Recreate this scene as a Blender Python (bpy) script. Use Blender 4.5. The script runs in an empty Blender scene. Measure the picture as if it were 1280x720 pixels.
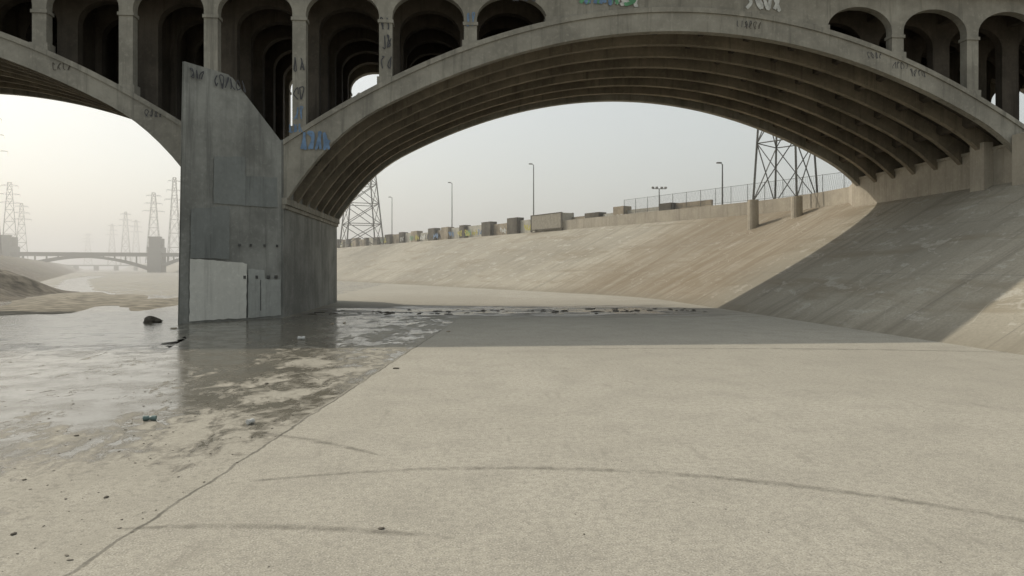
import bpy, bmesh, math, random
from mathutils import Vector, Matrix
random.seed(7)
S=bpy.context.scene
S.view_settings.view_transform='Standard'; S.view_settings.look='None'; S.view_settings.exposure=0
R=math.radians
F=853.0; TH=R(4.7); ct,st=math.cos(TH),math.sin(TH)
# ------------------------------------------------------------------ nodes
class NB:
    def __init__(s,name):
        s.m=bpy.data.materials.new(name); s.m.use_nodes=True; s.t=s.m.node_tree; s.t.nodes.clear()
        s.out=s.n('ShaderNodeOutputMaterial'); s.p=s.n('ShaderNodeBsdfPrincipled')
        s.t.links.new(s.p.outputs[0],s.out.inputs[0])
        s.p.inputs['Specular IOR Level'].default_value=0.3
    def n(s,k): return s.t.nodes.new(k)
    def lk(s,v,sock):
        if isinstance(v,(int,float)): sock.default_value=v
        elif isinstance(v,tuple):
            sock.default_value = v if len(v)!=3 or sock.type=='VECTOR' else (*v,1)
        else: s.t.links.new(v,sock)
    def M(s,op,a,b=0.0,c=None,clamp=False):
        x=s.n('ShaderNodeMath'); x.operation=op; x.use_clamp=clamp
        s.lk(a,x.inputs[0]); s.lk(b,x.inputs[1])
        if c is not None: s.lk(c,x.inputs[2])
        return x.outputs[0]
    def pos(s): return s.n('ShaderNodeNewGeometry').outputs['Position']
    def uv(s): return s.n('ShaderNodeTexCoord').outputs['UV']
    def xyz(s,v):
        x=s.n('ShaderNodeSeparateXYZ'); s.lk(v,x.inputs[0]); return x.outputs
    def scale(s,v,sc):
        x=s.n('ShaderNodeVectorMath'); x.operation='MULTIPLY'; s.lk(v,x.inputs[0]); x.inputs[1].default_value=sc; return x.outputs[0]
    def noise(s,v,sc,det=6,rough=.6,dist=0.0):
        x=s.n('ShaderNodeTexNoise'); s.lk(v,x.inputs['Vector']); x.inputs['Scale'].default_value=sc
        x.inputs['Detail'].default_value=min(det,6); x.inputs['Roughness'].default_value=rough; x.inputs['Distortion'].default_value=dist
        return x.outputs['Fac']
    def ss(s,v,a,b,lo=0.0,hi=1.0):
        x=s.n('ShaderNodeMapRange'); x.interpolation_type='SMOOTHSTEP'; s.lk(v,x.inputs[0])
        x.inputs[1].default_value=a; x.inputs[2].default_value=b; x.inputs[3].default_value=lo; x.inputs[4].default_value=hi
        return x.outputs[0]
    def mix(s,f,a,b,mode='MIX'):
        x=s.n('ShaderNodeMix'); x.data_type='RGBA'; x.blend_type=mode; x.clamp_factor=True
        s.lk(f,x.inputs[0]); s.lk(a,x.inputs[6]); s.lk(b,x.inputs[7]); return x.outputs[2]
    def bump(s,h,st=.3,d=.02):
        x=s.n('ShaderNodeBump'); x.inputs['Strength'].default_value=st; x.inputs['Distance'].default_value=d
        s.lk(h,x.inputs['Height']); s.t.links.new(x.outputs[0],s.p.inputs['Normal'])
    def fin(s,col,rough=.9):
        s.lk(col,s.p.inputs['Base Color']); s.lk(rough,s.p.inputs['Roughness']); return s.m
def concrete(name,base,stain=.5,streak=True,sk=.75):
    b=NB(name); P=b.pos()
    n1=b.noise(P,.35,5,.65); n2=b.noise(P,4,5,.7)
    dark=tuple(c*(1-stain) for c in base); lite=tuple(min(1,c*1.25) for c in base)
    c=b.mix(b.ss(n1,.3,.72),dark,base); c=b.mix(b.ss(n2,.5,.8,0,.6),c,lite)
    if streak:
        v=b.noise(b.scale(P,(1.6,1.6,.09)),1.3,5,.7)
        c=b.mix(b.ss(v,.5,.72,0,sk),c,tuple(x*.42 for x in base))
        c=b.mix(b.ss(v,.28,.42,.35,0),c,lite)
    c=b.mix(b.ss(n2,.3,.45,.3,0),c,tuple(x*.6 for x in base))
    b.bump(n2,.35,.03)
    return b.fin(c,.9)
def plain(name,col,rough=.7,var=.25,metal=0,sc=3):
    b=NB(name); n=b.noise(b.pos(),sc,3,.6)
    c=b.mix(b.ss(n,.3,.7),tuple(x*(1-var) for x in col),tuple(min(1,x*(1+var)) for x in col))
    b.p.inputs['Metallic'].default_value=metal
    return b.fin(c,rough)
# ---- channel floor
def ground_mat():
    b=NB('channel_concrete'); P=b.pos(); X,Y,Z=b.xyz(P)
    mid=b.noise(P,.8,6,.65)
    wob=b.M('MULTIPLY',b.M('SUBTRACT',mid,.5),.28)
    line=b.M('ADD',b.M('MULTIPLY',b.M('SUBTRACT',Y,7.06),.1188),-3.78)
    d=b.M('ADD',b.M('SUBTRACT',X,line),wob)
    big=b.noise(P,.08,5,.6); fine=b.noise(P,9,6,.8); grit=b.noise(P,45,2,.6)
    c=b.mix(b.ss(big,.3,.7),(.355,.333,.278),(.44,.415,.35))
    c=b.mix(b.ss(mid,.42,.7,0,.6),c,(.30,.282,.238))
    c=b.mix(b.ss(fine,.38,.66,0,.7),c,(.24,.225,.192))
    c=b.mix(b.ss(grit,.54,.66,0,.6),c,(.15,.138,.115))
    c=b.mix(b.ss(grit,.32,.44,.5,0),c,(.60,.575,.51))
    sc=b.noise(b.scale(P,(2.5,.5,1)),1.2,5,.7)
    c=b.mix(b.ss(sc,.56,.72,0,.4),c,(.21,.195,.165))
    left=b.ss(d,-.05,.05,1,0)
    c=b.mix(b.M('MULTIPLY',left,b.ss(sc,.35,.65,.1,.6)),c,(.30,.282,.235))
    c=b.mix(b.M('MULTIPLY',left,b.ss(fine,.53,.68,0,.6)),c,(.17,.16,.135))
    j=b.ss(b.M('ABSOLUTE',d),.01,.04,1,0)
    j=b.M('MULTIPLY',j,b.ss(Y,30,40,1,0))
    c=b.mix(b.M('MULTIPLY',j,b.ss(sc,.3,.6,.35,.85)),c,(.09,.085,.07))
    yj=b.ss(b.M('PINGPONG',b.M('ADD',Y,b.M('MULTIPLY',wob,.4)),6.1),0,.05,1,0)
    c=b.mix(b.M('MULTIPLY',yj,b.ss(Y,11,20,0,.3)),c,(.15,.14,.13))
    depth=b.M('MULTIPLY',b.M('MINIMUM',d,0.0),-1.0)
    bias=b.M('ADD',b.ss(depth,0,7,-.035,.09),b.ss(Y,6,14,-.09,.07))
    bias=b.M('SUBTRACT',bias,b.M('MULTIPLY',b.ss(Y,40,50,0,.4),b.ss(X,-13.5,-12,0,1)))
    bias=b.M('SUBTRACT',bias,b.ss(Y,62,80,0,.14))
    wn=b.M('ADD',b.M('MULTIPLY',b.noise(b.scale(P,(1,.55,1)),.75,4,.6,.5),.5),b.M('MULTIPLY',b.noise(b.scale(P,(1,.7,1)),2.4,6,.75,.8),.5))
    wb=b.M('ADD',wn,bias)
    w=b.M('MULTIPLY',b.ss(wb,.535,.60),b.ss(d,-.12,-.02,1,0))
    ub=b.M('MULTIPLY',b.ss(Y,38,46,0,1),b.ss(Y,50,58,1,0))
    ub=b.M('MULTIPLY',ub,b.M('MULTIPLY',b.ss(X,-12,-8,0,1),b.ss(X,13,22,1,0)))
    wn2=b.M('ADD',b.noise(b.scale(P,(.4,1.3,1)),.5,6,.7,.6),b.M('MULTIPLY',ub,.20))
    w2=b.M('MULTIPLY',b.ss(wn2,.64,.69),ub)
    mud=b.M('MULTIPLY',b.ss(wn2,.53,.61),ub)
    damp=b.M('MAXIMUM',b.M('MULTIPLY',b.ss(wb,.49,.56),b.ss(d,-.1,0,1,0)),mud)
    wet=b.M('MAXIMUM',w,w2)
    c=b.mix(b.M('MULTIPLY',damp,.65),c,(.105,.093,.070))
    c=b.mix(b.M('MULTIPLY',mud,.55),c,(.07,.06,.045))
    c=b.mix(b.M('MULTIPLY',wet,.35),c,(.09,.082,.062))
    wr=b.ss(mid,.35,.65,.10,.28)
    dry=b.M('SUBTRACT',1.0,wet)
    rough=b.M('ADD',b.M('MULTIPLY',wet,wr),b.M('MULTIPLY',dry,b.M('SUBTRACT',.88,b.M('MULTIPLY',damp,.35))))
    h=b.M('ADD',b.M('MULTIPLY',fine,.6),b.M('MULTIPLY',grit,.4))
    h=b.M('MULTIPLY',h,b.M('ADD',dry,.10))
    h=b.M('SUBTRACT',h,b.M('MULTIPLY',j,.8))
    b.bump(h,.6,.014)
    b.lk(b.M('ADD',b.M('MULTIPLY',wet,.25),.25),b.p.inputs['Specular IOR Level'])
    return b.fin(c,rough)
def bank_mat(name='bank_concrete',tint=(.34,.315,.255)):
    b=NB(name); UV=b.uv(); U,V,_=b.xyz(UV)
    c=b.mix(b.ss(b.noise(UV,.05,5,.6),.35,.65),tuple(x*.82 for x in tint),tuple(x*1.14 for x in tint))
    st1=b.noise(b.scale(UV,(1,.08,1)),.9,6,.7); c=b.mix(b.ss(st1,.45,.72,0,.7),c,tuple(x*.5 for x in tint))
    st2=b.noise(b.scale(UV,(.25,1,1)),.35,6,.65,.6); c=b.mix(b.ss(st2,.50,.66,0,.6),c,(.21,.175,.12))
    st3=b.noise(b.scale(UV,(.5,.9,1)),.8,6,.7,.3); c=b.mix(b.ss(st3,.56,.62,0,.6),c,(.46,.44,.385))
    reg=b.M('MULTIPLY',b.ss(U,128,140,0,1),b.ss(U,160,172,1,0))
    c=b.mix(b.M('MULTIPLY',reg,b.ss(st1,.35,.6,.35,.8)),c,(.20,.155,.10))
    fn=b.noise(UV,7,6,.75); c=b.mix(b.ss(fn,.38,.66,0,.5),c,tuple(x*.6 for x in tint))
    j=b.ss(b.M('PINGPONG',U,3.05),0,.05,1,0); j2=b.ss(b.M('PINGPONG',b.M('ADD',V,1.0),3.6),0,.05,1,0)
    jj=b.M('MAXIMUM',j,j2); c=b.mix(b.M('MULTIPLY',jj,b.ss(st3,.3,.6,.1,.6)),c,(.12,.11,.1))
    dg=b.noise(b.scale(UV,(.9,.9,1)),.25,3,.4,1.5)
    c=b.mix(b.ss(b.M('ABSOLUTE',b.M('SUBTRACT',dg,.5)),.0,.006,.35,0),c,(.5,.48,.43))
    c=b.mix(b.M('MULTIPLY',b.ss(V,0,2.0,1,0),b.ss(st1,.3,.6,.2,.7)),c,(.2,.18,.14))
    b.bump(fn,.4,.03); return b.fin(c,.92)
def water_mat():
    b=NB('shallow_water'); P=b.pos(); X,Y,Z=b.xyz(P)
    n=b.noise(b.scale(P,(1,.55,1)),.9,5,.6,.4); r=b.noise(b.scale(P,(1,.6,1)),5,5,.65,.3)
    c=b.mix(b.ss(n,.4,.65),(.085,.08,.062),(.24,.22,.175))
    foam=b.noise(b.scale(P,(.6,1.6,1)),1.1,6,.7,.5)
    riff=b.ss(foam,.54,.64); c=b.mix(b.M('MULTIPLY',riff,.4),c,(.45,.44,.40))
    b.bump(r,.4,.04)
    b.p.inputs['Specular IOR Level'].default_value=.55
    nn=b.M('MULTIPLY',b.M('SUBTRACT',b.noise(P,.5,6,.7),.5),22.0)
    b.lk(b.ss(b.M('ADD',Y,nn),25,29),b.p.inputs['Alpha'])
    return b.fin(c,b.M('ADD',.09,b.M('MULTIPLY',riff,.25)))
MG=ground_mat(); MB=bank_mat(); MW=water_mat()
MBR=concrete('bridge_concrete',(.34,.32,.27),.4); MRIB=concrete('rib_concrete_shaded',(.26,.225,.17),.45); MINT=concrete('inner_concrete_shaded',(.115,.098,.078),.5)  # inner and rib concrete darkened: shade under arch and deck painted into colour
MPIER=concrete('pier_concrete',(.31,.312,.288),.45)
MWALL=concrete('wall_concrete',(.42,.38,.31),.25,sk=.45)
MPAINT=concrete('buff_paint',(.62,.615,.565),.12,True,.4); MPAINT2=concrete('grey_paint',(.235,.247,.237),.2,True)
MST=plain('galvanised_steel',(.13,.13,.12),.6); MDK=plain('dark_steel',(.09,.09,.085),.9)
MBLK=plain('black_spray_paint',(.06,.06,.065),.6); MBLU=plain('blue_spray_paint',(.14,.22,.34),.6)
MGRN=plain('green_spray_paint',(.12,.30,.16),.6,sc=1); MYEL=plain('yellow_spray_paint',(.42,.38,.10),.6); MWHT=plain('white_spray_paint',(.5,.5,.47),.6)
MFAR=concrete('far_concrete',(.13,.13,.12),.2,False)
# ------------------------------------------------------------------ mesh helpers
def obj(name,bm,mat,parent=None,smooth=False):
    me=bpy.data.meshes.new(name); bmesh.ops.recalc_face_normals(bm,faces=bm.faces[:]) ; bm.to_mesh(me); bm.free()
    o=bpy.data.objects.new(name,me); S.collection.objects.link(o)
    for m in (mat if isinstance(mat,list) else [mat]): me.materials.append(m)
    if smooth:
        for p in me.polygons: p.use_smooth=True
    if parent: o.parent=parent
    return o
def empty(name,loc=(0,0,0)):
    e=bpy.data.objects.new(name,None); S.collection.objects.link(e); e.empty_display_size=.1; return e
def box(bm,x0,x1,y0,y1,z0,z1):
    v=[bm.verts.new(p) for p in [(x0,y0,z0),(x1,y0,z0),(x1,y1,z0),(x0,y1,z0),(x0,y0,z1),(x1,y0,z1),(x1,y1,z1),(x0,y1,z1)]]
    for f in [(0,3,2,1),(4,5,6,7),(0,1,5,4),(1,2,6,5),(2,3,7,6),(3,0,4,7)]: bm.faces.new([v[i] for i in f])
def beam(bm,p,q,r,r2=None,n=4):
    p,q=Vector(p),Vector(q); d=(q-p); 
    if d.length<1e-6: return
    d.normalize(); a=d.orthogonal().normalized(); c=d.cross(a); r2=r if r2 is None else r2
    A=[];B=[]
    for i in range(n):
        t=2*math.pi*(i+.5)/n; o=a*math.cos(t)+c*math.sin(t)
        A.append(bm.verts.new(p+o*r)); B.append(bm.verts.new(q+o*r2))
    for i in range(n): bm.faces.new([A[i],A[(i+1)%n],B[(i+1)%n],B[i]])
    bm.faces.new(A[::-1]); bm.faces.new(B)
def prism(bm,poly,zb,zt):
    n=len(poly); zb=zb if isinstance(zb,list) else [zb]*n; zt=zt if isinstance(zt,list) else [zt]*n
    A=[bm.verts.new((x,y,z)) for (x,y),z in zip(poly,zb)]; B=[bm.verts.new((x,y,z)) for (x,y),z in zip(poly,zt)]
    for i in range(n): bm.faces.new([A[i],A[(i+1)%n],B[(i+1)%n],B[i]])
    bm.faces.new(A[::-1]); bm.faces.new(B)
def curveslab(bm,xs,zlo,zhi,y0,y1):
    rows=[]
    for x in xs:
        rows.append([bm.verts.new(p) for p in [(x,y0,zlo(x)),(x,y1,zlo(x)),(x,y1,zhi(x)),(x,y0,zhi(x))]])
    for a,b in zip(rows,rows[1:]):
        for i in range(4): bm.faces.new([a[i],a[(i+1)%4],b[(i+1)%4],b[i]])
    bm.faces.new(rows[0][::-1]); bm.faces.new(rows[-1])
def lin(a,b,n): return [a+(b-a)*i/n for i in range(n+1)]
# ------------------------------------------------------------------ BRIDGE
YF,YB=42.3,60.8
bridge=empty('concrete_arch_bridge')
XR0,XL0=-10.4,-14.9
def mk_arch(c,a,crown,tag):
    def ext(x): d=abs(x-c); return crown-.0138*d*d
    def itr(x):
        d=abs(x-c); z=crown-1.45-.0138*d*d
        if d>a-6: z-=2.4*((d-(a-6))/6.0)**2.3
        return z
    xs=lin(c-a,c+a,72)
    bm=bmesh.new(); bo=bmesh.new(); nr=8; ys=lin(YF,YB-.55,nr-1)
    for i,y in enumerate(ys):
        if i in(0,nr-1): curveslab(bo,xs,itr,ext,y,y+.55)
        else: curveslab(bm,xs,itr,lambda x:ext(x)-.36,y,y+.42)
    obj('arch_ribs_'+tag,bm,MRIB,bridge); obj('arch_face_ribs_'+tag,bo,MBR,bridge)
    bm=bmesh.new()
    curveslab(bm,xs,lambda x:ext(x)-.26,lambda x:ext(x)+.06,YF-.10,YF-.002)
    curveslab(bm,xs,lambda x:ext(x)-.26,lambda x:ext(x)+.06,YB+.002,YB+.10)
    obj('arch_moulding_'+tag,bm,MBR,bridge)
    bm=bmesh.new(); curveslab(bm,xs,lambda x:ext(x)-.35,lambda x:ext(x)-.02,YF+.56,YB-.56)
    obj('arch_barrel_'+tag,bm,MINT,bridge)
    bm=bmesh.new()
    n=15
    for k in range(n+1):
        x=c-a+1.6+(2*a-3.2)*k/n
        for y0,y1 in zip(ys,ys[1:]):
            curveslab(bm,[x-.16,x+.16],lambda q:itr(q)+.62,lambda q:ext(q)-.355,y0+(.553 if y0==YF else .423),y1-.003)
    obj('arch_cross_beams_'+tag,bm,MINT,bridge)
    return ext,itr
CR,AR=14.85,25.25; CL,AL=-39.5,24.6
extR,itrR=mk_arch(CR,AR,19.5,'river'); extL,itrL=mk_arch(CL,AL,19.1,'side')
ZS,ZC,ZD=18.5,20.0,20.9
def base_z(x):
    if XR0<=x<=CR+AR: return extR(x)-.15
    if CL-AL<=x<=XL0: return extL(x)-.15
    return 10.4
cols=[-9.5+5.2*k for k in range(4)]+[39.2-5.2*k for k in range(4)]
solidR=(6.1,23.6)
colsL=[-14.7,-19.6,-24.5,-29.4]+[-49.6,-54.5,-59.4,-64.3]
solidL=(-49.6,-29.4)
rows=lin(YF+.1,YB-.75,6)
bmc=bmesh.new(); bmi=bmesh.new()
def arcade(bm,x0,x1,y,th,top):
    a=(x1-x0)/2; m=(x0+x1)/2
    f=lambda x: ZS+(ZC-ZS)*math.sqrt(max(0,1-((x-m)/a)**2))
    xs=[m-a*math.cos(math.pi*i/16) for i in range(17)]
    curveslab(bm,xs,f,lambda x:top,y,y+th)
allc=sorted(cols+colsL)
extra=[44.4,49.6,54.8,60.0,65.2,70.4]; extraL=[-69.5,-74.7,-79.9,-85.1]
for ri,y in enumerate(rows):
    front = ri in(0,6)
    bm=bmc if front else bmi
    w=.40 if front else .62; th=.62
    cl=sorted(allc+extra+extraL)
    for x in cl:
        zb=base_z(x)-.3
        if x>41 or x<-65: zb=9
        box(bm,x-w,x+w,y,y+th,zb,ZS+.02)
        if front:
            box(bm,x-w-.07,x+w+.07,y-.07,y+th+.07,ZS-.45,ZS-.25)
            box(bm,x-w-.12,x+w+.12,y-.09,y+th+.09,zb,max(zb+.1,base_z(x)+.45) if -65<x<41 else zb+.5)
    for x0,x1 in zip(cl,cl[1:]):
        if abs(x0-6.1)<.01 or abs(x0-solidL[0])<.01: continue
        arcade(bm,x0+w,x1-w,y+.01,th-.02,ZD)
    for x in cl: box(bm,x-w,x+w,y+.01,y+th-.01,ZS+.02,ZD)
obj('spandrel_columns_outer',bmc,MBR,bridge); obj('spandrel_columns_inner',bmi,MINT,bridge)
bm=bmesh.new()
for (a,b),e in ((solidR,extR),(solidL,extL)):
    for y in (rows[0],rows[-1]): curveslab(bm,lin(a+.4,b-.4,30),lambda x:e(x)-.1,lambda x:ZD,y+.012,y+.6)
obj('crown_spandrel_walls',bm,MBR,bridge)
bm=bmesh.new()
box(bm,-90,75,YF-.5,YB+.5,ZD+.002,ZD+.7); box(bm,-90,75,YF-.8,YF-.45,ZD+.25,ZD+2.2); box(bm,-90,75,YB+.45,YB+.8,ZD+.25,ZD+2.2)
obj('deck_and_parapets',bm,MBR,bridge)
bm=bmesh.new()
for x in allc:
    box(bm,x-.25,x+.25,YF+.72,YB-.76,ZD-.8,ZD-.002)
for x in (-19.6,-24.5,-29.4): 
    box(bm,x-.2,x+.2,YF+3.7,YB-3.7,base_z(x)-.2,ZD-.003)
obj('deck_floor_beams',bm,MINT,bridge)
bm=bmesh.new()
prism(bm,[(XL0,YF-.05),(XR0,YF-.05),(XR0,YB+.1),(XL0,YB+.1)],-.5,[7.0]*4)
prism(bm,[(XL0+.01,YF+.02),(XR0-.01,YF+.02),(XR0-.01,YB-.02),(XL0+.01,YB-.02)],7.0,10.75)
prism(bm,[(XL0,YB+.11),(XR0,YB+.11),((XL0+XR0)/2,YB+4.5)],-.5,7)
obj('pier_shaft',bm,MPIER,bridge)
T=(XL0,YF-4.4); M_=(XL0+2.05,YF-2.42); C=(XR0,YF-.055); LB=(XL0,YF-.055)
bm=bmesh.new()
A=[bm.verts.new((T[0],T[1],-.5)),bm.verts.new((M_[0],M_[1],-.5)),bm.verts.new((C[0],C[1],-.5)),bm.verts.new((LB[0],LB[1],-.5))]
B=[bm.verts.new((T[0]+.22,T[1]+.1,14.15)),bm.verts.new((M_[0]+.1,M_[1]+.05,13.95)),bm.verts.new((C[0],C[1],10.5)),bm.verts.new((LB[0],LB[1],10.5)),]
B2=bm.verts.new((XL0,M_[1],13.95))
bm.faces.new([A[0],A[1],B[1],B[0]]); bm.faces.new([A[1],A[2],B[2],B[1]]); bm.faces.new([A[2],A[3],B[3],B[2]])
bm.faces.new([A[3],A[0],B[0],B2,B[3]]); bm.faces.new([B[0],B[1],B2]); bm.faces.new([B2,B[1],B[2],B[3]]); bm.faces.new(A[::-1])
bmesh.ops.bevel(bm,geom=[e for e in bm.edges if e.calc_length()>9],offset=.12,segments=3,affect='EDGES')
obj('pier_nose',bm,MPIER,bridge)
bm=bmesh.new()
box(bm,XR0-.1,XR0+.22,YF-.1,YB+.2,6.85,7.25); box(bm,XR0-.1,XR0+.12,YF-.06,YB+.15,6.6,6.84)
box(bm,XL0-.22,XL0+.1,YF+.1,YB+.2,6.85,7.25)
obj('pier_springing_ledge',bm,MBR,bridge)
def nf(s,z,off=.006):
    nx,ny=(.70,-.714)
    x=T[0]+(C[0]-T[0])*s; y=T[1]+(C[1]-T[1])*s
    x+= .22*(1-s)*z/14; y+=.1*(1-s)*z/14
    return (x+nx*off,y+ny*off,z)
def facepoly(pts,mat,name,off=.02,par=bridge):
    out=[]
    for (a,b),(c,d) in zip(pts,pts[1:]+pts[:1]):
        L=max(2,int((abs(a-c)*6+abs(b-d))/.25))
        for i in range(L):
            t=i/L; out.append((a+(c-a)*t+random.uniform(-.004,.004),b+(d-b)*t+random.uniform(-.03,.03)))
    bm=bmesh.new(); f=bm.faces.new([bm.verts.new(nf(s,z,off)) for s,z in out]); bmesh.ops.triangulate(bm,faces=[f]); return obj(name,bm,mat,par)
facepoly([(.10,.12),(.62,.12),(.62,3.25),(.58,3.3),(.10,3.5)],MPAINT,'paint_patch_low',.07)
facepoly([(.635,.10),(.97,.15),(.97,2.3),(.80,2.35),(.80,2.9),(.635,2.95)],concrete('faded_paint',(.40,.41,.385),.25),'paint_patch_side',.066)
facepoly([(.10,3.55),(.45,3.5),(.45,6.5),(.10,6.2)],MPAINT2,'paint_patch_grey',.07)
facepoly([(.30,6.6),(.93,6.6),(.93,8.4),(.60,8.3),(.60,9.4),(.30,9.2)],MPAINT2,'paint_patch_upper',.066)
bm=bmesh.new()
for s in (.55,.66,.80,.93):
    p=nf(s,4.3,.05); box(bm,p[0]-.05,p[0]+.05,p[1]-.05,p[1]+.05,4.25,4.4)
for s in (.60,.72,.84,.92):
    p=nf(s,2.4,.05); box(bm,p[0]-.07,p[0]+.07,p[1]-.07,p[1]+.07,2.38,2.56)
for s,z0,z1 in ((.63,.15,2.6),(.76,.5,2.3)):
    p=nf(s,1,.045); box(bm,p[0]-.035,p[0]+.035,p[1]-.035,p[1]+.035,z0,z1)
obj('pier_bolts_and_straps',bm,MDK,bridge)
bm=bmesh.new()
box(bm,CR+AR-.02,CR+AR+6,YF-.2,YB+.2,-1,10.9); box(bm,CL-AL-5,CL-AL+.02,YF-.2,YB+.2,-1,10.9)
obj('abutments',bm,MBR,bridge)
# graffiti ribbons
def ribbon(bm,pts,o,a,n,w):
    o,a,n=Vector(o),Vector(a).normalized(),Vector(n).normalized(); up=Vector((0,0,1))
    L=[];Rr=[]
    for i,(u,v) in enumerate(pts):
        u0,v0=pts[max(0,i-1)]; u1,v1=pts[min(len(pts)-1,i+1)]
        dx,dy=u1-u0,v1-v0; l=math.hypot(dx,dy) or 1; px,py=-dy/l*w/2,dx/l*w/2
        L.append(bm.verts.new(o+a*(u+px)+up*(v+py)+n*(.0002*i))); Rr.append(bm.verts.new(o+a*(u-px)+up*(v-py)+n*(.0002*i)))
    for i in range(len(pts)-1): bm.faces.new([L[i],L[i+1],Rr[i+1],Rr[i]])
def tag(o,a,n,width,height,mat,name,letters=5,w=.07):
    bm=bmesh.new(); lw=width/letters
    for k in range(letters):
        kk=random.randint(3,5); ctrl=[(lw*(k+.1+.8*random.random()),height*(random.random() if j%2 else (j%4)/2*.9+.05)) for j in range(kk+1)]
        pts=[]
        for j in range(len(ctrl)-1):
            p0=ctrl[max(0,j-1)];p1=ctrl[j];p2=ctrl[j+1];p3=ctrl[min(len(ctrl)-1,j+2)]
            for i in range(6):
                t=i/6; f=lambda q:.5*((2*p1[q])+(-p0[q]+p2[q])*t+(2*p0[q]-5*p1[q]+4*p2[q]-p3[q])*t*t+(-p0[q]+3*p1[q]-3*p2[q]+p3[q])*t**3)
                pts.append((f(0),f(1)))
        pts.append(ctrl[-1]); ribbon(bm,pts,Vector(o)+Vector(n)*(k*.003),a,n,w)
    return obj(name,bm,mat,bridge)
fa,fn=(.714*1,.70,0),(.70,-.714,0)
tag(nf(.06,13.3,.12),fa,fn,.8,.5,MBLK,'graffiti_tag_a',3,.06)
tag(nf(.27,13.1,.12),fa,fn,2.0,.65,MBLK,'graffiti_tag_b',6,.06)
tag((-9.45,YF-.11,10.15),(1,0,0),(0,-1,0),1.9,1.1,MBLU,'graffiti_tag_c',4,.15)
tag((-10.1,YF-.12,11.2),(1,0,0),(0,-1,0),.9,.5,MBLU,'graffiti_tag_c2',3,.06)
for i,(x,z) in enumerate(((-9.85,15.0),(-9.85,13.2),(-9.85,12.0),(-4.6,16.5),(-4.6,15.2),(.55,18.0),(-4.65,17.6))):
    tag((x,YF+.06,z),(1,0,0),(0,-1,0),.7,.8,[MBLK,MBLK,MBLU][i%3],'graffiti_column_%d'%i,2,.06)
for i in range(9):
    x=-34+random.random()*64; 
    if XL0-1<x<XR0+1: continue
    e=extL if x<-15 else extR
    tag((x,YF-.02,e(x)-1.0),(1,0,0),(0,-1,0),1.1,.45,random.choice([MBLK,MINT]),'graffiti_rib_%d'%i,4,.035)
for x,w,m in ((9.9,1.6,MWHT),(8.0,2.0,MBLU),(18.5,2.4,MWHT),(3.2,2,MBLK),(7.6,4.0,MGRN)):
    tag((x,YF+.05,19.6),(1,0,0),(0,-1,0),w,.9,m,'graffiti_crown',4,.22)
# ------------------------------------------------------------------ GROUND / BANKS
def sheet(name,rowsP,mat,vlen=None,parent=None):
    bm=bmesh.new(); uvl=bm.loops.layers.uv.new('UVMap'); V=[];UVs={}
    s=0
    for i,r in enumerate(rowsP):
        if i: s+=(Vector(rowsP[i][0])-Vector(rowsP[i-1][0])).length
        row=[];q=0
        for j,p in enumerate(r):
            if j: q+=(Vector(r[j])-Vector(r[j-1])).length
            v=bm.verts.new(p); UVs[v]=(s,q); row.append(v)
        V.append(row)
    for a,b in zip(V,V[1:]):
        for j in range(len(a)-1):
            f=bm.faces.new([a[j],a[j+1],b[j+1],b[j]])
            for l in f.loops: l[uvl].uv=UVs[l.vert]
    return obj(name,bm,mat,parent)
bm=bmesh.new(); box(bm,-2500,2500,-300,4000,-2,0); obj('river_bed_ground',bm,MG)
ND=Vector((-.454,.891)); NN=Vector((.891,.454))
def bend(p0x,pn,y0,far,rad):
    yc=(pn-p0x*NN.x)/NN.y; cpt=Vector((p0x,yc)); a=cpt-Vector((0,rad)); b=cpt+ND*rad
    pts=[Vector((p0x,y0+(a.y-y0)*i/10)) for i in range(10)]
    for i in range(9):
        t=i/8; pts.append(a*(1-t)**2+cpt*2*t*(1-t)+b*t*t)
    for s in (12,25,45,70,100,150,220,320,450,650,900,1400): pts.append(b+ND*s)
    return pts
toe=bend(19.5,48.65,-80,900,9); top=bend(38.5,67.6,-80,900,9)
rowsP=[]
for t,p in zip(toe,top):
    out=Vector((1,0)) if t.y<60 else NN
    mid=[(t.x+(p.x-t.x)*f,t.y+(p.y-t.y)*f,9.4*f) for f in (0,.25,.5,.75,1)]
    rowsP.append([(t.x-.05,t.y,-.05)]+mid+[(p.x+out.x*1.2,p.y+out.y*1.2,9.42)])
sheet('river_bank',rowsP,MB)
rowsP=[]
MDIRT=plain('gravel_dirt',(.27,.24,.19),.95,.3,sc=.5)
for p in top:
    out=Vector((1,0)) if p.y<60 else NN
    rowsP.append([(p.x+out.x*k,p.y+out.y*k,9.40) for k in (1.15,40,1500)])
sheet('bank_top_ground',rowsP,MDIRT)
def lb(off,x0): return bend(x0,-off,-80,900,9)
toeL=lb(9.2,-46.8); topL=lb(9.2+17,-63.5)
MBL=bank_mat('bank_concrete_dark',(.16,.14,.11))
rowsP=[]; rowsQ=[]
for t,p in zip(toeL,topL):
    out=-(Vector((1,0)) if t.y<60 else NN); h=7.5
    rowsP.append([(p.x+(t.x-p.x)*f,p.y+(t.y-p.y)*f,h*(1-f)-.05*(f==1)) for f in (0,.25,.5,.75,1)][::-1])
    rowsQ.append([(p.x+out.x*k,p.y+out.y*k,h-.002) for k in (0,40,1500)])
sheet('river_bank.001',rowsP,MBL); sheet('bank_top_ground.001',rowsQ,MDIRT)
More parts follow.
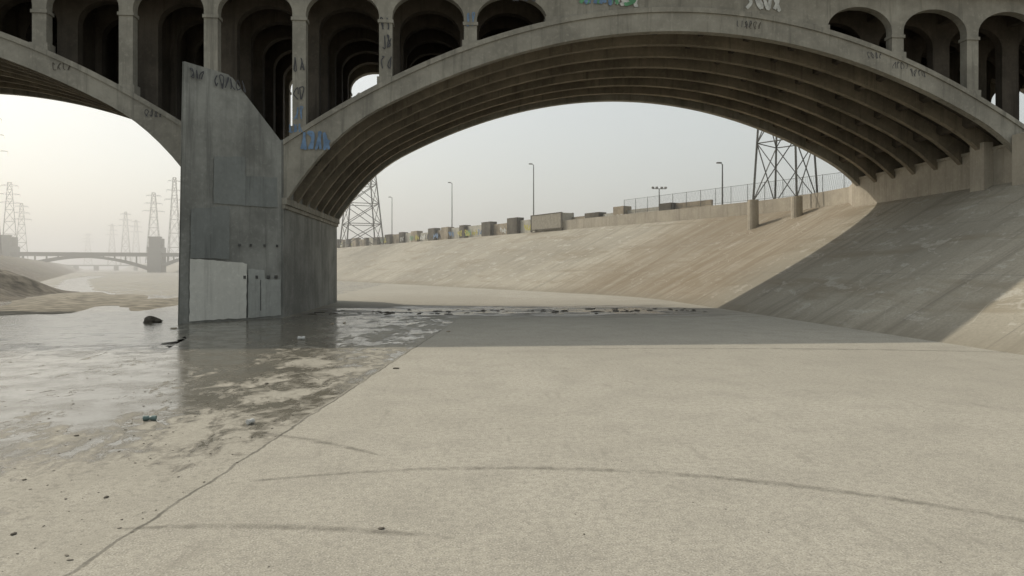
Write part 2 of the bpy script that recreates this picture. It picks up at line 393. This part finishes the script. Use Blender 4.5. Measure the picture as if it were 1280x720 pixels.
def outline(pts,z,name,mat):
    out=[]
    n=len(pts)
    for i in range(n):
        p,q=Vector(pts[i]),Vector(pts[(i+1)%n]); L=(q-p).length; k=max(2,int(L/.5)) if L<90 else 40
        nrm=Vector((-(q-p).y,(q-p).x)).normalized()
        for j in range(k):
            t=j/k; a=min(1,4*t*(1-t)+.2); b=p.lerp(q,t)
            w=(math.sin(b.y*.9+b.x)*.5+math.sin(b.y*2.3+b.x*1.7)*.28+math.sin(b.y*5.1-b.x*2.9)*.16+random.uniform(-.12,.12))*.8*a
            out.append(b+nrm*w)
    bm=bmesh.new(); f=bm.faces.new([bm.verts.new((p.x,p.y,z)) for p in out]); bmesh.ops.triangulate(bm,faces=[f]); return obj(name,bm,mat)
outline([(-9.0,15),(-10.5,26),(-12.4,33),(-14.3,37.2),(-15.5,44),(-17,58),(-28,66),(-48,95),(-95,185),(-128,262),(-133,258),(-98,180),(-55,98),(-42,72),(-38,58),(-37,45),(-36,25),(-30,12),(-14,10)],.005,'river_water',MW)
bm=bmesh.new()
def hill(bm,cx,cy,rx,ry,h,rot=0,seg=36,rn=10):
    prev=None; top=bm.verts.new((cx,cy,h))
    for r in range(1,rn+1):
        f=r/rn; cur=[]
        for k in range(seg):
            a=2*math.pi*k/seg; jit=1+.18*math.sin(3*a+cx)+.1*math.sin(7*a+cy)
            x=math.cos(a)*rx*f*jit; y=math.sin(a)*ry*f*jit
            xx=x*math.cos(rot)-y*math.sin(rot); yy=x*math.sin(rot)+y*math.cos(rot)
            cur.append(bm.verts.new((cx+xx,cy+yy,h*(.5+.5*math.cos(math.pi*f))*(1+.15*math.sin(5*a+r)+random.uniform(-.08,.08))-.03*(r==rn))))
        for k in range(seg):
            if prev is None: bm.faces.new([top,cur[k],cur[(k+1)%seg]])
            else: bm.faces.new([prev[k],cur[k],cur[(k+1)%seg],prev[(k+1)%seg]])
        prev=cur
hill(bm,-51,74,9,24,3.6,R(20)); 
obj('silt_bar',bm,plain('silt',(.13,.115,.09),.95,.5,sc=.8),smooth=True)
bm=bmesh.new(); hill(bm,-36,68,6,26,.3,R(25)); hill(bm,-26,62,3,12,.15,R(15))
obj('sand_bar',bm,plain('sand',(.24,.22,.175),.95,.4,sc=.8),smooth=True)
def tyre_mat():
    b=NB('tyre_rubber_mark'); P=b.pos(); n=b.noise(P,2.5,5,.75); U=b.xyz(b.uv())[1]
    e=b.ss(b.M('ABSOLUTE',b.M('SUBTRACT',U,.5)),.05,.5,1,0)
    b.fin((.13,.12,.10),.9); b.lk(b.M('MULTIPLY',b.M('MULTIPLY',b.ss(n,.3,.7),e),.42),b.p.inputs['Alpha']); return b.m
MT=tyre_mat()
def arc(c,r,a0,a1,w,name='tyre_mark',z=.004):
    bm=bmesh.new(); uvl=bm.loops.layers.uv.new('UVMap'); L=[];Q=[]
    for i in range(81):
        f=i/80;a=R(a0+(a1-a0)*f); ww=w*(.25+.75*math.sin(math.pi*f)**.5)
        L.append(bm.verts.new((c[0]+(r-ww/2)*math.cos(a),c[1]+(r-ww/2)*math.sin(a),z))); Q.append(bm.verts.new((c[0]+(r+ww/2)*math.cos(a),c[1]+(r+ww/2)*math.sin(a),z)))
    for i in range(80):
        fc=bm.faces.new([L[i],L[i+1],Q[i+1],Q[i]])
        for l,v in zip(fc.loops,(0,0,1,1)): l[uvl].uv=(i/80,v)
    obj(name,bm,MT)
arc((-.1,.25),10,32,108,.28); arc((-8.2,3.9),10,46,62,.26,z=.005); arc((-3.5,-2),10.2,70,92,.24,z=.006)
arc((4,-30),55,66,90,.4,z=.007)
# ------------------------------------------------------------------ bank-top walls etc.
def along(s,off=0): return Vector((38.2,73.9))+ND*s+NN*off
def obox(bm,p,d,L,th,z0,z1):
    d=d.normalized(); n=Vector((d.y,-d.x)); c=[p,p+d*L,p+d*L+n*th,p+n*th]
    prism(bm,[(q.x,q.y) for q in c],z0,z1)
bm=bmesh.new()
box(bm,37.2,37.8,20,61.5,8.0,11.2); box(bm,37.12,37.88,20,61.5,11.202,11.4)
wp=[p for p in top if p.y>60]; 
prevp=Vector((37.2,61.52))
for b in wp[:12]:
    if (b-prevp).length>.1: obox(bm,prevp+Vector((.1,0)),b-prevp,(b-prevp).length+.02,.45,8.6,11.0)
    prevp=b
obj('retaining_wall',bm,MWALL)
bm=bmesh.new()
for y in (40.8,44.5): box(bm,36.5,37.195,y,y+1.3,8.2,11.75)
obj('bearing_blocks',bm,MWALL,bridge)
MP=[plain('panel_grey',(.42,.40,.34),.9,.2,sc=.6),plain('panel_tan',(.28,.24,.18),.9,.3,sc=.6),plain('panel_dark',(.11,.10,.08),.9,.3,sc=.6)]
par=empty('graffitied_parapet_wall')
bms=[bmesh.new() for _ in range(3)]; s=14.0; k=0
while s<330:
    L=random.choice([3.5,5.5,6.5,7.5]); h=random.choice([2.2,2.4,2.6])
    obox(bms[0 if k%3 else 1],along(s,1.8),ND,L,.3,9.3,9.4+h); s+=L+.02
    Lp=random.choice([1.6,2.4,3.6]); obox(bms[2 if random.random()<.7 else 1],along(s,1.0),ND,Lp,1.6,9.3,9.4+h+random.choice([.1,.3,.6])); s+=Lp+.02; k+=1
for b_,m,n in zip(bms,MP,('panels','tan_panels','pilasters')): obj(n,b_,m,par)
for i in range(60):
    s0=15+random.random()*200; p=along(s0,1.78 if i%2 else .97)
    bm=bmesh.new(); 
    for k in range(3):
        pts=[(k*.8+random.random()*.9,random.random()*1.4) for _ in range(6)]
        ribbon(bm,pts,(p.x,p.y,9.8),(-.454,.891,0),(-.891,-.454,0),.34)
    obj('graffiti_%d'%i,bm,random.choice([MBLK,MYEL,MWHT,MWHT,MGRN,MBLU,MYEL]),par)
def container(s,L,name,col):
    e=empty(name); d=ND; p=along(s,1.1-1.4); m=plain(name+'_paint',col,.6,.15)
    bm=bmesh.new(); obox(bm,p,d,L,2.4,9.75,12.3)
    n=Vector((d.y,-d.x)); 
    for i in range(int(L/.4)): obox(bm,p+d*(.1+i*.4)-n*.05,d,.2,.048,9.85,12.2)
    obj('body',bm,m,e); bm=bmesh.new()
    for q in (0,L-.25):
        for w in (-.07,2.23): obox(bm,p+d*q+n*w,d,.25,.25,9.4,12.36)
    obox(bm,p-n*.09,d,L,.08,12.3,12.42); obox(bm,p-n*.09,d,L,.08,9.65,9.8)
    obj('frame',bm,MP[2],e)
container(44.5,9.5,'shipping_container',(.36,.33,.27)); 
bm=bmesh.new()
for i in range(16):
    p=along(-8+i*2.5,.3); beam(bm,(p.x,p.y,10.9),(p.x,p.y,13.2),.035)
    if i<15:
        q=along(-8+(i+1)*2.5,.3); 
        for z in (11.2,13.15): beam(bm,(p.x,p.y,z),(q.x,q.y,z),.022)
        for j in range(10):
            for sg in (0,1):
                a=p.lerp(q,j/10); b=p.lerp(q,min(1,(j+1.6)/10)); z0,z1=(11.2,13.15) if sg else (13.15,11.2)
                beam(bm,(a.x,a.y,z0),(b.x,b.y,z1),.007,n=3)
obj('chain_link_fence',bm,MST)
def lamp(x,y,z0,H,arm=1.6,name='street_lamp'):
    e=empty(name); bm=bmesh.new(); beam(bm,(x,y,z0),(x,y,z0+.5),.24,.2,8); beam(bm,(x,y,z0+.5),(x,y,z0+H),.13,.08,8)
    obj('pole',bm,MST,e); bm=bmesh.new()
    beam(bm,(x,y,z0+H-.15),(x-arm*.5,y-.1,z0+H+.1),.05); beam(bm,(x-arm*.5,y-.1,z0+H+.1),(x-arm,y-.2,z0+H+.12),.05)
    obj('arm',bm,MST,e); bm=bmesh.new(); box(bm,x-arm-.5,x-arm+.15,y-.38,y-.08,z0+H+.03,z0+H+.2); obj('lamp_head',bm,MP[2],e)
def dirp(u): xc=(u-640)/F; return Vector((xc*ct+st,-xc*st+ct))
for u,v,pn in ((490,247,70),(565,229,70),(667,206,70),(903,205,74)):
    d=dirp(u); t=pn/(d.dot(NN)); p=d*t; lamp(p.x,p.y,9.4,3+(335-v)/F*t-9.4,arm=.4)
d=dirp(824); t=190; p=d*t; H=3+99/F*t
e=empty('floodlight_mast'); bm=bmesh.new(); beam(bm,(p.x,p.y,9.4),(p.x,p.y,H),.22,.14,8); beam(bm,(p.x-1.9,p.y,H),(p.x+1.9,p.y,H),.1); obj('mast',bm,MST,e)
bm=bmesh.new()
for k in (-1.8,-.7,.7,1.8): box(bm,p.x+k-.3,p.x+k+.3,p.y-.3,p.y+.2,H+.05,H+.55)
obj('lamps',bm,MP[2],e)
def tower(x,y,zb,w,H,rot=0,arms=True,r=.12,feet=None,n=8,name='transmission_tower'):
    e=empty(name); bm=bmesh.new()
    def cn(f,k):
        ww=w*(1-.78*f)/2; a=[(-1,-1),(1,-1),(1,1),(-1,1)][k%4]; X,Y=a[0]*ww,a[1]*ww
        return Vector((x+X*math.cos(rot)-Y*math.sin(rot),y+X*math.sin(rot)+Y*math.cos(rot),zb+H*f))
    fs=[1-(1-i/n)**1.25 for i in range(n+1)]
    for k in range(4):
        beam(bm,cn(0,k),cn(1,k),r,r*.7)
        for a,b in zip(fs,fs[1:]):
            beam(bm,cn(a,k),cn(b,k+1),r*.5); beam(bm,cn(a,k+1),cn(b,k),r*.5); beam(bm,cn(b,k),cn(b,k+1),r*.5)
    if arms:
        for f,l in ((.74,w*.75),(.85,w*.6),(.96,w*.5)):
            for sg in (-1,1):
                c=Vector((x,y,zb+H*f)); tip=c+Vector((math.cos(rot)*l*sg,math.sin(rot)*l*sg,0))
                beam(bm,c+Vector((0,0,1)),tip,r*.5); beam(bm,c-Vector((0,0,.3)),tip,r*.6)
                beam(bm,tip,tip-Vector((0,0,1.6)),r*.35)
    obj('lattice',bm,MST,e)
    if feet:
        bm=bmesh.new()
        for k in range(4):
            c=cn(0,k); beam(bm,(c.x,c.y,feet[0]),(c.x,c.y,zb+.12),.62,.58,14)
        obj('footings',bm,MWALL,e)
    return e
tower(36.7,73.5,10.5,5.0,42,R(37),feet=(5.0,0),r=.13)
tower(-26.2,192.8,9.4,10,42,R(20),r=.2,n=9)
for u,t,vt,w,r in ((12,430,228,9,.17),(192,620,241,12,.28),(218,520,222,9,.24),(157,900,265,12,.4),(140,1100,280,12,.45),(27,560,255,9,.24),(-14,300,140,9,.12),(110,1300,292,14,.5),(170,1200,275,14,.5)):
    d=dirp(u); p=d*t; tower(p.x,p.y,7.4,w,(335-vt)/F*t+3-7.4,R(30),r=r,n=7)
# ------------------------------------------------------------------ distant bridge
fb=empty('concrete_arch_bridge.001'); dc=dirp(105); cc=dc*450
ax=Vector((ct,-st)); ax=Vector((NN.x,NN.y)).lerp(ax,.5).normalized(); yv=Vector((-ax.y,ax.x))
def fbox(bm,s0,s1,w0,w1,z0,z1):
    c=[cc+ax*s0+yv*w0,cc+ax*s1+yv*w0,cc+ax*s1+yv*w1,cc+ax*s0+yv*w1]; prism(bm,[(q.x,q.y) for q in c],z0,z1)
bm=bmesh.new(); fbox(bm,-150,90,-7,7,10.8,12.2); fbox(bm,-150,90,-7.3,-7,12.2,13.2); obj('deck',bm,MFAR,fb)
bm=bmesh.new()
for s in (-43.5,43.5,-128):
    fbox(bm,s-4.2,s+4.2,-8,8,0,17); fbox(bm,s-3.4,s+3.4,-7,-3,17,23); fbox(bm,s-3.4,s+3.4,3,7,17,23); fbox(bm,s-3.8,s+3.8,-7.3,-2.7,23,24)
obj('towers',bm,MFAR,fb)
bm=bmesh.new()
def fcurve(s0,s1,zc,zs):
    m=(s0+s1)/2;a=(s1-s0)/2; n=24
    for w in (-6.5,5.3):
        rr=[]
        for i in range(n+1):
            s=s0+(s1-s0)*i/n; z=zs+(zc-zs)*(1-((s-m)/a)**2); 
            rr.append([bm.verts.new((*(cc+ax*s+yv*ww),zz)) for ww,zz in ((w,z),(w+1.2,z),(w+1.2,z+1.5),(w,z+1.5))])
        for p_,q_ in zip(rr,rr[1:]):
            for i in range(4): bm.faces.new([p_[i],p_[(i+1)%4],q_[(i+1)%4],q_[i]])
    for i in range(1,12):
        s=s0+(s1-s0)*i/12; z=zs+(zc-zs)*(1-((s-m)/a)**2)
        if z<9: fbox(bm,s-.35,s+.35,-6.4,-5.4,z+1,10.8)
fcurve(-39,39,9.6,1.5); fcurve(-123,-48,9.6,1.5); fcurve(48,90,9.6,4)
obj('arches',bm,MFAR,fb)
cc=dirp(95)*760; bm=bmesh.new(); fbox(bm,-80,80,-5,5,5.2,6.6)
for k in range(-3,4): fbox(bm,k*20-1.2,k*20+1.2,-5,5,0,5.2)
obj('girder_bridge',bm,MFAR)
# ------------------------------------------------------------------ debris
def rock(x,y,r,mat,name='rock',sq=.55):
    bm=bmesh.new(); bmesh.ops.create_icosphere(bm,subdivisions=2,radius=r)
    for v in bm.verts:
        f=1+.22*math.sin(v.co.x*9/r*.3+x)+random.uniform(-.16,.16); v.co*=f; v.co.z*=sq; v.co+=Vector((x,y,r*sq*.55))
    obj(name,bm,mat)
def gp(u,v): t=3*F/(v-335); d=dirp(u)*t; return d.x,d.y
MRK=plain('dark_rock',(.09,.08,.065),.9,.3,sc=8); MTR=plain('pale_litter',(.5,.5,.48),.6,.1); 
x,y=gp(189,403); 
rock(x,y,.42,MRK,'tangled_debris',.5); rock(x+.35,y+.1,.25,MRK,'tangled_debris',.5)
for u,v,r in ((217,411,.14),(333,480,.06),(495,461,.08),(476,661,.035),(730,668,.015),(133,622,.035),(95,545,.04),(17,668,.035),(560,415,.10),(415,405,.1),(30,600,.03),(430,404,.1)):
    x,y=gp(u,v); rock(x,y,r,MRK if r<.1 else MP[1],sq=.35)
def can(x,y,r,L,a,mat,name):
    bm=bmesh.new(); d=Vector((math.cos(a),math.sin(a),0)); p=Vector((x,y,r))
    prof=[(0,.8),(.03,1),(.35,.97),(.5,.82),(.65,.96),(.97,1),(1,.82)]
    n=14; prev=None
    up=Vector((0,0,1)); sd=d.cross(up)
    for f,k in prof:
        cur=[bm.verts.new(p+d*L*f+(sd*math.cos(2*math.pi*i/n)+up*math.sin(2*math.pi*i/n)*(.8 if f==.5 else 1))*r*k) for i in range(n)]
        if prev: 
            for i in range(n): bm.faces.new([prev[i],prev[(i+1)%n],cur[(i+1)%n],cur[i]])
        else: bm.faces.new(cur[::-1])
        prev=cur
    bm.faces.new(prev); obj(name,bm,mat,smooth=False)
x,y=gp(179,526); can(x,y,.05,.24,R(5),plain('teal_plastic',(.14,.20,.19),.4),'plastic_bottle')
x,y=gp(309,531); can(x,y,.05,.15,R(60),MTR,'paper_cup')
x,y=gp(372,425); can(x,y,.08,.3,R(10),MTR,'plastic_bottle')
bm=bmesh.new()
for i in range(1300):
    if i<850: Y=random.uniform(5.5,30); X=-3.78+.1188*(Y-7)-abs(random.gauss(0,3.0))
    else: Y=random.uniform(5.5,40); X=random.uniform(-3,18)
    r=random.choice([.005,.006,.008,.012,.018]) if i<850 else random.choice([.004,.006,.01])
    m=Matrix.Translation((X,Y,r*.3))@Matrix.Rotation(random.random()*6,4,'Z')@Matrix.Diagonal((random.uniform(.7,2.2),1,.4,1))
    bmesh.ops.create_icosphere(bm,subdivisions=1,radius=r,matrix=m)
obj('gravel',bm,plain('grit',(.16,.145,.12),.9,.4,sc=2))
# twigs and mud clumps stranded along the wet line under the span
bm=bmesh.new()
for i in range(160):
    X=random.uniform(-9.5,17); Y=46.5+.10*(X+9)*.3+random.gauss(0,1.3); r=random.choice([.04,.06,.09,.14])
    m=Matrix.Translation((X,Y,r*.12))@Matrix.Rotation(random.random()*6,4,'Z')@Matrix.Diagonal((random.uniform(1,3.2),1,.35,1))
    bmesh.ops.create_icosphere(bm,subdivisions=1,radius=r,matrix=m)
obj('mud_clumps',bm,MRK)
# ------------------------------------------------------------------ haze
hm=bpy.data.materials.new('haze_air'); hm.use_nodes=True; nt=hm.node_tree; nt.nodes.clear()
try: hm.cycles.homogeneous_volume=True
except Exception: pass
o_=nt.nodes.new('ShaderNodeOutputMaterial'); vs=nt.nodes.new('ShaderNodeVolumeScatter'); vs.inputs['Density'].default_value=.0015; vs.inputs['Color'].default_value=(1,.99,.95,1); vs.inputs['Anisotropy'].default_value=.45
nt.links.new(vs.outputs[0],o_.inputs['Volume'])
bm=bmesh.new(); box(bm,-1500,900,66,2200,-1,60); obj('haze',bm,hm)
# ------------------------------------------------------------------ light
sd=Vector((.9,-.67,-1)).normalized(); el=math.asin(-sd.z); rot=math.atan2(-sd.x,-sd.y)
L=bpy.data.lights.new('sun','SUN'); L.energy=2.6; L.angle=R(.6); L.color=(1,.91,.76)
lo=bpy.data.objects.new('sun',L); S.collection.objects.link(lo); lo.rotation_euler=sd.to_track_quat('-Z','Y').to_euler()
w=bpy.data.worlds.new('World'); S.world=w; w.use_nodes=True; nt=w.node_tree; nt.nodes.clear()
sk=nt.nodes.new('ShaderNodeTexSky'); sk.sky_type='NISHITA'; sk.sun_disc=False; sk.sun_elevation=el; sk.sun_rotation=rot; sk.air_density=1.3; sk.dust_density=4; sk.ozone_density=1
hs=nt.nodes.new('ShaderNodeHueSaturation'); hs.inputs['Saturation'].default_value=.65
mx=nt.nodes.new('ShaderNodeMix'); mx.data_type='RGBA'; mx.inputs[0].default_value=.55; mx.inputs[7].default_value=(5.15,5.3,4.95,1)
bg=nt.nodes.new('ShaderNodeBackground'); bg.inputs[1].default_value=.148; wo=nt.nodes.new('ShaderNodeOutputWorld')
nt.links.new(sk.outputs[0],hs.inputs['Color']); nt.links.new(hs.outputs[0],mx.inputs[6]); nt.links.new(mx.outputs[2],bg.inputs[0]); nt.links.new(bg.outputs[0],wo.inputs[0])
# ------------------------------------------------------------------ camera
cam=bpy.data.cameras.new('camera'); cam.sensor_width=36; cam.lens=36*F/1280; cam.shift_y=-25/1280; cam.clip_end=6000; cam.clip_start=.1
co=bpy.data.objects.new('camera',cam); S.collection.objects.link(co); co.location=(0,0,3); co.rotation_euler=(R(90),0,-TH)
S.camera=co
